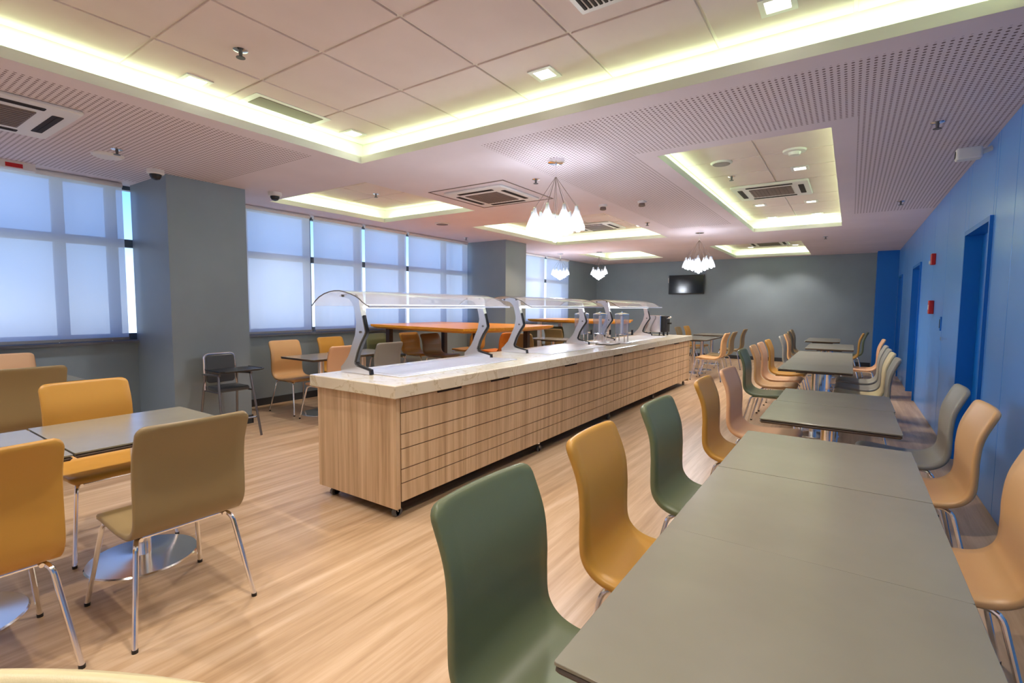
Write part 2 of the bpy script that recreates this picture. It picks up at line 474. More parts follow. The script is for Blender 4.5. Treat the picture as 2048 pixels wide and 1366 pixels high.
pier = struct(MB().box(.46, 14.40, 0, XR+.013, Y1, Z_SOF+.03).obj('wall_pier', m_bluedoor, smooth=0))

# ------------------------------------------------------------------ ceiling
AC_PANELS = [(-5.36, -4.47, -.1, 1.29)]
xs = sorted({XL-.2, XR+.3, -4.06, -.02, -2.6, -6.55, .84, -1.64, -5.36, -4.47}|{t[0] for t in TRAYS}|{t[1] for t in TRAYS})
yy = sorted({Y0-.1, Y1+.1, 3.32, 2.75, 8.6, 4.27, 9.9, 1.29}|{t[2] for t in TRAYS}|{t[3] for t in TRAYS})
def in_tray(x, y): return any(a < x < b and c < y < d for a, b, c, d in TRAYS)
def is_perf(x, y):
    if -4.47 > x > -5.36 and y < 1.29: return False
    if -6.55 < x < -4.06 and y < 2.75: return True
    if x > -2.6 and x < .84 and 3.32 < y < 8.6:
        return not (-1.64 < x < -.02 and 4.27 < y)
    return False
cl = MB()
for a, b in zip(xs, xs[1:]):
    for c, d in zip(yy, yy[1:]):
        mx, my = (a+b)/2, (c+d)/2
        if in_tray(mx, my): continue
        cl.cur = 1 if is_perf(mx, my) else 0
        cl.add([(a, c, Z_SOF), (b, c, Z_SOF), (b, d, Z_SOF), (a, d, Z_SOF)], [(0, 3, 2, 1)])
        cl.cur = 0
        cl.add([(a, c, Z_LIP), (b, c, Z_LIP), (b, d, Z_LIP), (a, d, Z_LIP)], [(0, 1, 2, 3)])
ceiling = struct(cl.obj('ceiling', [m_ceil, m_perf], smooth=0))
MB().box(XL-.3, Y0-.2, 3.03, XR+.5, Y1+.2, 3.10).obj('slab', m_ceil, ceiling, 0)
tile_cache = {}
GRIDS = [  # grid lines for each tray
    ([-3.45, -2.77, -2.08, -1.40, -.72, -.05], [-1.30, -.65, 0, .66, 1.31, 1.96, 2.61]),
    ([-.83], [5.08, 5.72, 6.36, 7.0, 7.98, 8.62, 9.26]),
    ([-5.65, -5.02], [4.26, 4.90]),
    ([-4.75, -4.12, -3.50], [7.3, 7.95, 8.65, 9.25]),
    ([-5.3, -4.72], [12.2, 12.85]),
    ([-2.05, -1.42], [12.1, 12.75, 13.4, 14.05]),
]
for (x0, x1, y0, y1), (gx, gy) in zip(TRAYS, GRIDS):
    X0, X1, Y_0, Y_1 = x0-REC, x1+REC, y0-REC, y1+REC
    lip = MB()
    t = .004
    for (a, b, c, d) in ((x0-t, y0-t, x1+t, y0), (x0-t, y1, x1+t, y1+t), (x0-t, y0, x0, y1), (x1, y0, x1+t, y1)):
        lip.box(a, b, Z_SOF+.0005, c, d, Z_LIP)
    lip.obj('cove_lip', m_cove, ceiling, 0)
    cv = MB()
    for (a, b, c, d) in ((X0-.02, Y_0-.02, X1+.02, Y_0), (X0-.02, Y_1, X1+.02, Y_1+.02), (X0-.02, Y_0, X0, Y_1), (X1, Y_0, X1+.02, Y_1)):
        cv.box(a, b, Z_LIP, c, d, 3.03)
    cv.obj('cove_wall', m_cove, ceiling, 0)
    ex, ey = [X0]+gx+[X1], [Y_0]+gy+[Y_1]
    for a, b in zip(ex, ex[1:]):
        for c, d in zip(ey, ey[1:]):
            key = (round(b-a, 3), round(d-c, 3))
            if key not in tile_cache:
                w2, h2 = (b-a)/2-.0095, (d-c)/2-.0095
                tile_cache[key] = MB().rbox(-w2, -h2, Z_TILE, w2, h2, Z_TILE+.018, .002, .003, 1).mesh('ceiling_tile', m_tile, 0)
            link('ceiling_tile', tile_cache[key], ceiling, ((a+b)/2, (c+d)/2, random.uniform(-.0015, .001)))
    for x in gx: MB().box(x-.013, Y_0, Z_TILE+.010, x+.013, Y_1, Z_TILE+.030).obj('grid_bar', m_bar, ceiling, 0)
    for y in gy: MB().box(X0, y-.013, Z_TILE+.0105, X1, y+.013, Z_TILE+.0295).obj('grid_bar', m_bar, ceiling, 0)
# seams of the plasterboard margin by the second tray
# ------------------------------------------------------------------ ceiling fittings
def downlight(x, y, z, label, square=True):
    t = thing('downlight', label, 'ceiling light', (x, y, z), 0, 'recessed downlights in the ceiling trays')
    f = MB(); s = .085; i = .058
    if square:
        for (a, b, c, d) in ((-s, -s, s, -i), (-s, i, s, s), (-s, -i, -i, i), (i, -i, s, i)): f.box(a, b, -.008, c, d, .002)
        f.obj('frame', m_white, t, 0)
        MB().rbox(-i+.001, -i+.001, -.003, i-.001, i-.001, .001, .004, .001, 2).obj('lamp', m_lamp, t, 0)
    return t
LBL = [
    'square downlight by the slot vent in the big ceiling tray', 'square downlight in the big tray above the aisle, by the glowing edge',
    'small square downlight nearest the far corner of the big tray']
for k, (x, y) in enumerate(DOWN):
    z = Z_TILE-.001
    if k < 3: lab = LBL[k]
    elif k < 10: lab = ['downlight over the near left table group', 'downlight above the middle of the buffet aisle, before the first cluster pendant', 'downlight over the nearest long grey table', 'downlight over the far end of the nearest joined tables', 'downlight above the foreground aisle, behind the camera', 'downlight above the nearest green chair, behind the camera', 'downlight over the left foreground corner, behind the camera'][k-3]
    elif k == 10: lab = 'bright downlight beside the round smoke detector in the long narrow tray'
    elif k < 13: lab = ['downlight left of centre past the cassette unit in the long narrow tray', 'downlight right of centre past the cassette unit in the long narrow tray'][k-11]
    elif k < 15: lab = ['downlight at the far left end of the long narrow tray', 'downlight at the far right end of the long narrow tray'][k-13]
    else: lab = ['downlight in the window side of the tray next to the first blinds', 'downlight in the far right corner of the tray next to the first blinds', 'downlight near the window end of the tray with the cassette behind the pendant', 'downlight near the buffet end of the tray with the cassette behind the pendant', 'downlight left of the cassette in the tray behind the nearest pendant', 'downlight right of the cassette in the tray behind the nearest pendant', 'downlight in the near side of the small far corner tray', 'downlight in the far side of the small far corner tray', 'downlight at the near left of the far tray before the television wall', 'downlight at the near right of the far tray before the television wall', 'downlight at the far left of the last tray by the back wall', 'downlight at the far right of the last tray by the back wall'][k-15]
    downlight(x, y, z, lab)

for yq, lb in ((.42, 'added unseen downlight in the soffit over the first window, left of the frame'), (-.9, 'added unseen downlight in the soffit beside the front wall, left of the frame')):
    downlight(-5.9, yq, Z_SOF-.001, lb)  # housings for the two added fill lamps, out of view
def cassette(x, y, z, s, label, rz=0, panel=0):
    t = thing('air_conditioner', label, 'air conditioner', (x, y, z), rz)
    h = s/2
    MB().rbox(-h, -h, -.028, h, h, .0, .03, .008).obj('cover', m_white, t)
    g = h*.55
    gr = MB().box(-g, -g, -.034, g, g, -.028).obj('intake_grille', m_grille, t, 0)
    nn = 11
    sl = MB()
    for i in range(nn):
        q = -g+.02+(2*g-.04)*i/(nn-1)
        sl.box(q-.004, -g+.01, -.038, q+.004, g-.01, -.034)
    sl.obj('slat', m_grille, gr, 0)
    for k in range(4):
        c, s_ = math.cos(k*PI/2), math.sin(k*PI/2)
        o = MB().rbox(h*.72, -h*.6, -.031, h*.86, h*.6, -.027, .012, .001).box(h*.78, -h*.55, -.034, h*.80, h*.55, -.030).obj('air_outlet', m_slot, t)
        o.rotation_euler = (0, 0, k*PI/2)
    if panel:
        p = panel/2; q = p-.012
        b = MB()
        for (a, b_, c, d) in ((-p, -p, p, -q), (-p, q, p, p), (-p, -q, -q, q), (q, -q, p, q)): b.box(a, b_, -.006, c, d, .0)
        b.obj('access_frame', m_grille, t, 0)
    return t
cassette(-3.64, 4.90, Z_SOF, .84, 'white ceiling cassette air conditioner between the big tray and the cluster pendant', 0, 1.08)
cassette(-4.93, .80, Z_SOF, .92, 'white ceiling air conditioner with open brown grille at the photo\'s left edge')
cassette(-.93, 7.42, Z_TILE, .88, 'ceiling air conditioner in the long narrow tray beside the blue wall')
cassette(-4.12, 8.95, Z_TILE, .84, 'ceiling air conditioner in the tray behind the nearest cluster pendant')
cassette(-4.85, 12.55, Z_TILE, .80, 'ceiling air conditioner in the small far tray over the window corner')
cassette(-1.70, 13.40, Z_TILE, .84, 'ceiling air conditioner in the far tray right of the television')

def sprinkler(x, y, z, label):
    t = thing('sprinkler', label, 'sprinkler', (x, y, z), 0, 'fire sprinklers on the ceiling')
    MB().lathe([(.042, 0), (.042, -.006), (.020, -.012)], n=16).obj('escutcheon', m_chrome, t)
    MB().lathe([(.012, -.012), (.009, -.045)], n=10).obj('body', m_gasket, t)
    MB().lathe([(.026, -.047), (.026, -.051)], n=12).obj('deflector', m_gasket, t)
for x, y, z, l in ((-3.15, 1.66, Z_TILE, 'dark sprinkler on a tile of the big ceiling tray'),
                   (-5.30, 1.70, Z_SOF, 'sprinkler on the soffit beside the flat round speaker near the first window'),
                   (-2.79, 4.52, Z_SOF, 'sprinkler between the cassette unit and the nearest cluster pendant'),
                   (-2.72, 7.77, Z_SOF, 'sprinkler past the two boxy detectors, mid ceiling'),
                   (.45, 4.71, Z_SOF, 'sprinkler on perforated ceiling closest to the blue wall camera'),
                   (.45, 7.87, Z_SOF, 'sprinkler near the blue wall, past the long narrow tray\'s middle'),
                   (-.45, 11.0, Z_SOF, 'sprinkler between the long narrow tray and the far wall'),
                   (-6.28, 7.6, Z_SOF, 'sprinkler by the blinds just before the second column'),
                   (-1.24, 6.42, Z_TILE, 'sprinkler inside the long narrow tray, before the cassette unit'),
                   (-5.55, 4.75, Z_TILE, 'sprinkler inside the tray next to the first blinds')):
    sprinkler(x, y, z, l)
def disc(name, x, y, z, r, label, cat, m=None, h=.02):
    t = thing(name, label, cat, (x, y, z))
    MB().lathe([(r, 0), (r, -h*.4), (r*.88, -h)], n=28).obj('rim', m_white, t)
    MB().lathe([(r*.80, -h), (r*.78, -h-.003)], n=28).obj('grille', m or m_grille, t)
disc('ceiling_speaker', -5.58, 1.72, Z_SOF, .12, 'flat round white speaker on the soffit near the first window', 'speaker', m_white)
disc('ceiling_speaker', -5.54, 6.10, Z_SOF, .12, 'flat round speaker on the warm ceiling beyond the second tray', 'speaker')
disc('ceiling_speaker', -1.22, 5.76, Z_TILE, .11, 'round ceiling speaker in the near end of the long narrow tray', 'speaker')
t = thing('smoke_detector', 'domed white smoke detector in the near end of the long narrow tray', 'detector', (-.53, 5.70, Z_TILE))
MB().lathe([(.105, 0), (.10, -.018), (.06, -.022)], n=28).obj('base', m_white, t)
MB().lathe([(.058, -.02), (.05, -.05), (.02, -.058)], n=20).obj('sensor_dome', m_white, t)
for x, y, l in ((-2.75, 6.14, 'boxy dark detector on the ceiling, the one nearer the buffet'), (-2.24, 6.18, 'boxy dark detector on the ceiling, the one nearer the long tray')):
    t = thing('heat_detector', l, 'detector', (x, y, Z_SOF), .5)
    MB().lathe([(.055, 0), (.055, -.02), (.045, -.028)], n=20).obj('base', m_white, t)
    MB().lathe([(.036, -.028), (.042, -.06), (.030, -.068)], n=16).obj('sensor', m_grille, t)
for x, y, l in ((-5.80, 2.17, 'dome camera at the top corner of the first grey column'), (-5.74, 3.38, 'dome camera on the soffit just past the first grey column')):
    t = thing('dome_camera', l, 'security camera', (x, y, Z_SOF))
    MB().lathe([(.075, 0), (.075, -.035), (.066, -.045)], n=24).obj('base', m_white, t)
    MB().lathe([(.052, -.045), (.050, -.065), (.036, -.088), (.012, -.098)], n=24).obj('dome', m_black, t)
t = thing('wall_camera', 'white box security camera high on the blue wall', 'security camera', (.78, 5.40, 2.66))
MB().rbox(-.14, -.05, -.05, .02, .05, .04, .02, .008).obj('housing', m_white, t)
MB().tube([(.02, 0, 0), (.078, 0, .02)], .02, 10).obj('mount', m_white, t)
MB().tube([(-.143, 0, -.005), (-.138, 0, -.005)], .03, 14).obj('lens', m_black, t)
t = thing('slot_vent', 'oblong grey air vent in the big tray along its left glowing edge', 'vent', (-3.80, 2.36, Z_TILE))
for nm, mm, a in (('frame', m_white, (.13, .32, 0, -.006)), ('grille', m_grille, (.09, .27, -.006, -.009))):
    MB().rbox(-a[0], -a[1], a[3], a[0], a[1], a[2], .008, .002).obj(nm, mm, t, 0)
t = thing('slot_vent', 'dark slatted air vent at the photo\'s top edge in the big tray', 'vent', (-1.05, 2.28, Z_TILE))
MB().rbox(-.2, -.2, -.006, .2, .2, 0, .008, .002).obj('frame', m_white, t, 0)
for i in range(12): MB().box(-.16+i*.029-.008, -.16, -.012, -.16+i*.029+.008, .16, -.006).obj('slat', m_slot, t, 0)
t = thing('emergency_sign', 'flat white emergency sign with a red mark at the ceiling before the first blind', 'sign', (-6.60, 1.12, 2.71))
MB().box(-.03, -.33, -.03, .03, .33, .04).obj('plate', m_white, t, 0)
MB().rbox(.0305, .12, -.018, .0325, .24, .02, .0006, .0002, 1).obj('red_mark', m_red, t, 0)

# cluster pendants
def pendant(x, y, label, n=14, R=.225, zb=2.06):
    t = thing('cluster_pendant', label, 'pendant lamp', (x, y, Z_SOF), 0, 'cluster pendants of clear bulbs')
    MB().lathe([(.075, 0), (.075, -.028), (.06, -.034)], n=24).obj('ceiling_rose', m_chrome, t)
    MB().tube([(0, 0, -.03), (0, 0, -.16)], .006, 6).obj('knot', m_chrome, t)
    random.seed(int(abs(x)*100))
    for k in range(n):
        if k < 1: a, r = 0, 0
        elif k < 5: a, r = k*PI/2+.3, R*.45
        else: a, r = (k-5)*2*PI/(n-5), R*.95
        px, py = r*math.cos(a), r*math.sin(a)
        z = zb-Z_SOF+.10*r/R-.02+random.uniform(-.012, .02)
        MB().tube([(0, 0, -.15), (px, py, z+.17)], .0017, 5).obj('cable', m_grille, t)
        sh = MB().lathe([(.014, z+.165), (.020, z+.13), (.044, z+.07), (.062, z+.02), (.064, z-.01)], px, py, 16, False).obj('shade', m_shade, t)
        MB().lathe([(.013, z+.175), (.013, z+.10)], px, py, 10).obj('socket', m_chrome, sh)
        MB().lathe([(.006, z+.09), (.018, z+.06), (.030, z+.02), (.028, z-.010), (.016, z-.028), (.004, z-.032)], px, py, 14).obj('bulb', m_bulb, sh)
pendant(-2.28, 4.04, 'nearest cluster pendant of clear lit bulbs, hanging beside the buffet')
pendant(-2.26, 9.16, 'cluster pendant hanging at the far end of the buffet, left of the television glare')
pendant(-5.05, 11.1, 'small cluster pendant in front of the far grey corner', 8, .17, 2.12)
pendant(-6.05, 11.0, 'cluster pendant hanging in front of the farthest bright blinds', 9, .2, 2.14)

# ------------------------------------------------------------------ wall fittings
t = thing('television', 'black flat television on the far grey wall', 'television', (-3.96, Y1-.056, 2.07))
MB().rbox(-.50, -.035, -.275, .50, .0, .275, .006, .004, 2).obj('case', m_black, t)
MB().box(-.475, -.038, -.245, .475, -.035, .255).obj('screen', m_screen, t, 0)
MB().box(-.15, 0, -.15, .15, .05, .15).obj('bracket', m_black, t, 0)
MB().rbox(-.52, -.03, .05, -.485, .0, .20, .004, .003, 2).obj('sticker', m_white, t)
t = thing('alarm_strobe', 'red and white fire alarm strobe high on the blue wall', 'alarm', (XR, 8.30, 2.05))
MB().rbox(-.045, -.055, -.07, 0, .055, .07, .006, .004).obj('housing', m_red, t)
MB().rbox(-.06, -.035, -.06, -.045, .035, -.02, .004, .003).obj('flash_lens', m_white, t)
t = thing('fire_call_point', 'red fire call point on the blue wall below the strobe', 'alarm', (XR, 8.20, 1.44))
MB().rbox(-.05, -.055, -.085, 0, .055, .085, .006, .005).obj('housing', m_red, t)
MB().rbox(-.054, -.03, -.03, -.05, .03, .03, .004, .001).obj('press_plate', m_white, t)
t = thing('wall_switch', 'dark slim switch plate on the blue wall between the doors', 'switch', (XR, 7.46, 1.25))
MB().rbox(-.012, -.035, -.08, 0, .035, .08, .004, .003).obj('plate', m_bluedoor, t)
MB().box(-.016, -.014, -.05, -.012, .014, .05).obj('rocker', m_black, t, 0)
t = thing('door_knob', 'small chrome knob on the blue panelled wall below the switch', 'knob', (XR, 7.0, 1.10))
MB().tube([(0, 0, 0), (-.03, 0, 0)], .009, 10).obj('stem', m_chrome, t)
MB().tube([(-.03, 0, 0), (-.05, 0, 0)], .022, 14).obj('grip', m_chrome, t)

# ------------------------------------------------------------------ buffet counter
CX0, CX1, CY0, CY1 = -3.24, -2.405, 2.20, 9.30
ct = thing('buffet_counter', 'long wood-panelled buffet counter with thick beige stone top', 'counter', ((CX0+CX1)/2, CY0, 0))
ox, oy = -(CX0+CX1)/2, -CY0
def cobj(mb, name, m, parent=ct, smooth=35, kind=None):
    mb.v = [(a+ox, b+oy, c) for a, b, c in mb.v]
    return mb.obj(name, m, parent, smooth)
cobj(MB().box(CX0+.03, CY0+.03, .11, CX1-.022, CY1-.03, .82), 'carcass', m_slot, smooth=0)
cobj(MB().box(CX0, CY0, .075, CX1, CY0+.035, .82), 'end_panel', m_oak, smooth=0)
cobj(MB().box(CX0, CY1-.035, .075, CX1, CY1, .82), 'end_panel', m_oak, smooth=0)
cobj(MB().rbox(CX0-.045, CY0-.035, .82, CX1+.03, CY1+.045, .905, .006, .005, 2), 'stone_top', m_stone)
GZ = [.112, .24, .335, .472, .571, .713, .812]
NC = 11; pw = (CY1-.035-CY0-.045)/NC
for side in (1, 0):
    for i in range(NC):
        a = CY0+.045+i*pw
        for z, z2 in zip(GZ, GZ[1:]):
            g = .0035
            if side: b_ = MB().box(CX1-.022, a+.0012, z+g, CX1-.002, a+pw-.0012, z2-g)
            else: b_ = MB().box(CX0+.002, a+.0012, z+g, CX0+.03, a+pw-.0012, z2-g)
            if side: cobj(b_, 'panel', m_oak, smooth=0)
            elif z == GZ[0]: cobj(MB().box(CX0+.002, a+.0012, GZ[0], CX0+.03, a+pw-.0012, GZ[-1]), 'rear_panel', m_oak, smooth=0)
for i in (0, 1, 3, 5, 7, 9):
    y = CY0+.045+(i+.75)*pw
    cobj(MB().box(CX1-.004, y-.13, .800, CX1+.004, y+.13, .8195), 'finger_pull', m_slot, smooth=0)
for x in (CX0+.10, CX1-.07):
    for k, y in enumerate((CY0+.06, CY0+1.9, CY0+3.6, CY0+5.3, CY1-.1)):
        w_ = cobj(MB().lathe([(.018, .075), (.018, .110), (.010, .110)], x, y, 10).box(x-.016, y-.003, .03, x+.016, y+.003, .078), 'caster', m_chrome)
        cobj(MB().tube([(x-.012, y-.006, .028), (x+.012, y-.006, .028)], .028, 14).tube([(x-.012, y+.014, .028), (x+.012, y+.014, .028)], .028, 14), 'wheel', m_gasket, w_)
for a, b in ((2.58, 3.93), (4.72, 6.02), (6.95, 8.62)):
    wll = cobj(MB().rbox(-3.16, a-.13, .905, -2.62, b+.02, .911, .02, .002), 'well_rim', m_steel)
    cobj(MB().rbox(-3.11, a-.08, .9112, -2.67, b-.03, .9135, .015, .001), 'warming_plate', m_steel, wll)

# ------------------------------------------------------------------ sneeze guards
PROF = [(-3.225, .907), (-3.227, .945), (-3.19, .975), (-3.143, 1.025), (-3.115, 1.07), (-3.093, 1.12), (-3.055, 1.193), (-3.036, 1.285),
        (-3.051, 1.361), (-3.073, 1.426), (-3.120, 1.466), (-3.20, 1.478), (-3.235, 1.487), (-3.222, 1.498), (-3.12, 1.510), (-3.03, 1.503),
        (-3.006, 1.48), (-2.997, 1.41), (-2.976, 1.34), (-2.944, 1.222), (-2.952, 1.205), (-2.998, 1.142), (-3.04, 1.07), (-3.072, .985), (-3.045, .960),
        (-2.905, .935), (-2.90, .907)]
ARC = [(-3.436, 1.413), (-3.395, 1.447), (-3.343, 1.479), (-3.28, 1.503), (-3.216, 1.517), (-3.155, 1.524), (-3.094, 1.524), (-3.024, 1.511), (-2.966, 1.497),
       (-2.91, 1.479), (-2.875, 1.462), (-2.844, 1.440), (-2.80, 1.418), (-2.774, 1.412)]
def guard(y0, y1, label):
    t = thing('sneeze_guard', label, 'sneeze guard', (-3.1, y0, .906), 0, 'curved glass sneeze guards on the buffet')
    def S(mb): mb.v = [(a+3.1, b-y0, c-.906) for a, b, c in mb.v]; return mb
    for y in (y0, y1):
        S(MB().prism(PROF, 'y', y-.022, y+.022)).obj('bracket', m_alu, t, 40)
        S(MB().prism([(-2.975, 1.34), (-2.942, 1.222), (-2.948, 1.205), (-2.996, 1.14), (-3.036, 1.07), (-3.068, .985), (-3.040, .963), (-2.905, .938), (-2.897, .907), (-2.89, .907), (-2.895, .945), (-3.03, .972), (-3.055, .99), (-3.025, 1.07), (-2.985, 1.135), (-2.937, 1.2), (-2.932, 1.225), (-2.968, 1.345)], 'y', y-.012, y+.012)).obj('edge_gasket', m_black, t, 40)
        for (bx, bz) in ((-2.99, 1.22), (-3.19, 1.49), (-3.03, 1.49)):
            S(MB().tube([(bx, y-.03, bz), (bx, y+.03, bz)], .009, 10)).obj('bolt', m_gasket, t)
    e = .12
    up = [(a, c+.003) for a, c in ARC]; dn = [(a, c-.003) for a, c in ARC[::-1]]
    S(MB().prism(up+dn, 'y', y0-e, y1+e)).obj('glass_canopy', m_canopy, t, 60)
    for y in (y0-e, y1+e):
        S(MB().tube([(a, y, c) for a, c in ARC], .004, 6)).obj('canopy_edge', m_gasket, t)
    S(MB().box(-2.785, y0-e, 1.402, -2.765, y1+e, 1.416)).obj('front_rail', m_steel, t, 0)
    S(MB().rbox(-3.02, y0+.03, 1.395, -2.96, y1-.03, 1.425, .004, .003, 1)).obj('light_bar', m_tube, t, 0)
guard(2.42, 3.90, 'nearest curved glass sneeze guard on the buffet counter')
guard(4.55, 6.10, 'middle curved glass sneeze guard, before the juice dispensers')
guard(6.98, 8.66, 'farthest curved glass sneeze guard, next to the chrome toaster')

# juice dispensers
def dispenser(x, y, label, rz=0):
    t = thing('juice_dispenser', label, 'drink dispenser', (x, y, .907), rz, 'clear juice dispensers on the buffet')
    MB().rbox(-.11, -.11, 0, .11, .11, .015, .02, .003).obj('base', m_steel, t)
    for a in (0, 1, 2, 3):
        q = a*PI/2+PI/4
        MB().tube([(.09*math.cos(q), .09*math.sin(q), .01), (.09*math.cos(q), .09*math.sin(q), .13)], .008, 8).obj('leg', m_chrome, t)
    MB().lathe([(.095, .12), (.095, .135), (.02, .14)], n=24).obj('collar', m_chrome, t)
    MB().lathe([(.098, .13), (.100, .40)], n=24, caps=False).obj('clear_tank', m_acryl, t)
    MB().lathe([(.022, .135), (.022, .38)], n=12).obj('ice_tube', m_steel, t)
    MB().lathe([(.103, .40), (.103, .41), (.05, .425), (.012, .43), (.012, .445)], n=24).obj('lid', m_chrome, t)
    tp = MB().tube([(.09, 0, .15), (.15, 0, .15)], .010, 8).obj('tap', m_chrome, t)
    MB().lathe([(.012, .12), (.014, .19)], .15, 0, 10).obj('tap_handle', m_black, tp)
    return t
dispenser(-3.14, 6.36, 'clear juice dispenser on the window side of the buffet')
dispenser(-2.92, 6.50, 'clear juice dispenser in the middle of the three', .0)
dispenser(-2.66, 6.66, 'clear juice dispenser nearest the aisle, its black tap outward')
MB_t = thing('drip_tray', 'flat black-edged drip tray under the juice dispensers', 'tray', (-2.72, 6.32, .907))
MB().rbox(-.12, -.16, 0, .12, .16, .012, .02, .002).obj('pan', m_gasket, MB_t)
MB().rbox(-.10, -.14, .012, .10, .14, .015, .015, .001).obj('grate', m_steel, MB_t)
# toaster
t = thing('conveyor_toaster', 'chrome box toaster with black end and lever on the far end of the buffet', 'toaster', (-2.93, 8.98, .907))
MB().rbox(-.17, -.14, .06, .13, .14, .36, .02, .006).obj('body', m_chrome, t)
MB().rbox(.131, -.13, .06, .21, .13, .35, .01, .005).obj('control_end', m_black, t)
for a, b in ((-.14, -.11), (.10, -.11), (.18, -.10), (-.14, .11), (.10, .11), (.18, .10)):
    MB().lathe([(.014, 0), (.011, .061)], a, b, 10).obj('foot', m_black, t)
MB().tube(fillet([(.20, -.05, .30), (.27, -.05, .34), (.27, .05, .34), (.20, .05, .30)], .02), .007, 8).obj('lever', m_chrome, t)
MB().tube([(.21, 0, .22), (.28, 0, .22)], .016, 10).obj('dial', m_black, t)

# ------------------------------------------------------------------ chairs
def smooth_path(pts, n):
    out = []
    P = [Vector(p) for p in pts]
    P = [P[0]*2-P[1]]+P+[P[-1]*2-P[-2]]
    for i in range(1, len(P)-2):
        for k in range(n):
            t = k/n; a, b, c, d = P[i-1:i+3]
            out.append(.5*((2*b)+(c-a)*t+(2*a-5*b+4*c-d)*t*t+(3*b-a-3*c+d)*t**3))
    out.append(P[-2]); return out
def shell_mesh(prof, w0, w1, th=.014, cr=.042):
    path = smooth_path([(x, z, 0) for x, z in prof], 6)
    ln = [0]
    for a, b in zip(path, path[1:]): ln.append(ln[-1]+(b-a).length)
    T = ln[-1]; rings = []; M_ = 9
    # extra samples near both ends for round corners
    ss = sorted({0, .004, .012, .024, .038, .05}|{T-.0, T-.004, T-.012, T-.024, T-.038, T-.05}|{q for q in ln if .055 < q < T-.055})
    for s in ss:
        k = max(i for i in range(len(ln)) if ln[i] <= s+1e-9); k = min(k, len(path)-2)
        f = (s-ln[k])/(ln[k+1]-ln[k]); p = path[k].lerp(path[k+1], f)
        d = (path[k+1]-path[k]).normalized(); nx, nz = -d.y, d.x
        e = min(s, T-s)
        u = s/T
        w = w0+(w1-w0)*u
        hw = w/2-(cr-math.sqrt(max(cr*cr-(cr-min(e, cr))**2, 0)))
        tt = th*(min(1, .35+.65*math.sqrt(min(e, .014)/.014)))
        back = max(0, (u-.52)/.48)
        ring = []
        def pt(y, o):
            c = .020*back*((2*y/w)**2)        # the back curls forward at its sides
            c2 = .010*(1-back)*((2*y/w)**4)*(1 if u < .45 else 0)
            off = o
            return (p.x+nx*off+c, y, p.y+nz*off+c2*0)
        for i in range(M_): ring.append(pt(-hw+2*hw*i/(M_-1) if 0 < i < M_-1 else (-hw+.006 if i == 0 else hw-.006), tt))
        ring.append(pt(hw, tt*.5)); ring.append(pt(hw, -tt*.5))
        for i in range(M_): ring.append(pt(hw-2*hw*i/(M_-1) if 0 < i < M_-1 else (hw-.006 if i == 0 else -hw+.006), -tt))
        ring.append(pt(-hw, -tt*.5)); ring.append(pt(-hw, tt*.5))
        rings.append(ring)
    return MB().loft(rings)
def make_chair(name, cat, label, key, hs=.45, top=.93, legs='chair'):
    t = thing(name, label, cat)
    b = hs
    prof = [(.205, b-.022), (.17, b-.002), (.08, b-.006), (-.05, b-.016), (-.15, b-.012), (-.215, b+.015), (-.252, b+.07), (-.262, b+.16),
            (-.266, b+(top-b)*.5), (-.285, b+(top-b)*.72), (-.345, top)]
    sh = shell_mesh(prof, .45, .445).obj('seat_shell', LE[key], t, 60)
    fr = MB()
    for sy in (-1, 1):
        fr.tube([(.18, sy*.17, b-.040), (-.17, sy*.17, b-.036)], .009, 8)
    fr.tube([(.14, -.17, b-.040), (.14, .17, b-.040)], .009, 8).tube([(-.14, -.17, b-.036), (-.14, .17, b-.036)], .009, 8)
    fr.obj('seat_frame', m_chrome, t)
    for sx in (1, -1):
        for sy in (1, -1):
            xt = .19 if sx > 0 else -.185
            xf = .285 if sx > 0 else -.275
            lg = MB().tube(fillet([(.10*sx, sy*.16, b-.036), (xt, sy*.195, b-.038), (xf, sy*.245, .012)], .04, 4), .0105, 10).obj('leg', m_chrome, t)
            MB().lathe([(.0118, 0), (.0118, .015)], xf, sy*.245, 10).obj('foot_cap', m_black, lg)
    return t
PROTO = {}
GROUPCH = {}
def chair(x, y, deg, key, label, group, stool=False):
    k = (key, stool)
    if k not in PROTO:
        PROTO[k] = make_chair('bar_stool' if stool else 'dining_chair', 'stool' if stool else 'chair', label, key, .60 if stool else .45, .94 if stool else .93)
        index_kids(); o = PROTO[k]
    else:
        o = copy_tree(PROTO[k])
    o.location = (x, y, 0); o.rotation_euler = (0, 0, math.radians(deg))
    tag(o, label, None, group)
    return o
A, B_, C_, D_ = 'chairs on the buffet side of the long table row', 'chairs on the blue wall side of the long table row', 'chairs around the window side tables', 'chairs around the near left tables'
# long row, buffet side (facing the blue wall)
chair(-.505, 1.085, 0, 'green', 'nearest dark green leather chair at the long grey table, its back largest in the photo', A)
chair(-.51, 1.80, 2, 'mustard', 'mustard leather chair between two green ones at the nearest long table', A)
chair(-.50, 2.56, -1, 'green', 'smaller dark green leather chair behind the near mustard one', A)
chair(-.50, 3.56, 1, 'mustard', 'mustard leather chair at the second table pair, first on the buffet side', A)
chair(-.48, 4.26, -2, 'peach', 'pale peach leather chair right behind the mustard one at the second table pair', A)
chair(-.71, 6.32, 0, 'green', 'grey-green leather chair heading the row at the third table group', A)
chair(-.71, 7.08, 1, 'tan', 'tan chair just behind the grey-green one at the third table group', A)
chair(-.71, 7.72, 0, 'peach', 'pale chair third along the buffet side of the third table group', A)
chair(-.71, 8.46, 0, 'mustard', 'mustard chair last along the buffet side of the third table group', A)
chair(-.66, 9.75, 0, 'grey', 'pale grey chair first on the buffet side of the fourth table group', A)
chair(-.66, 10.50, 0, 'tan', 'tan chair behind the pale grey one at the fourth table group', A)
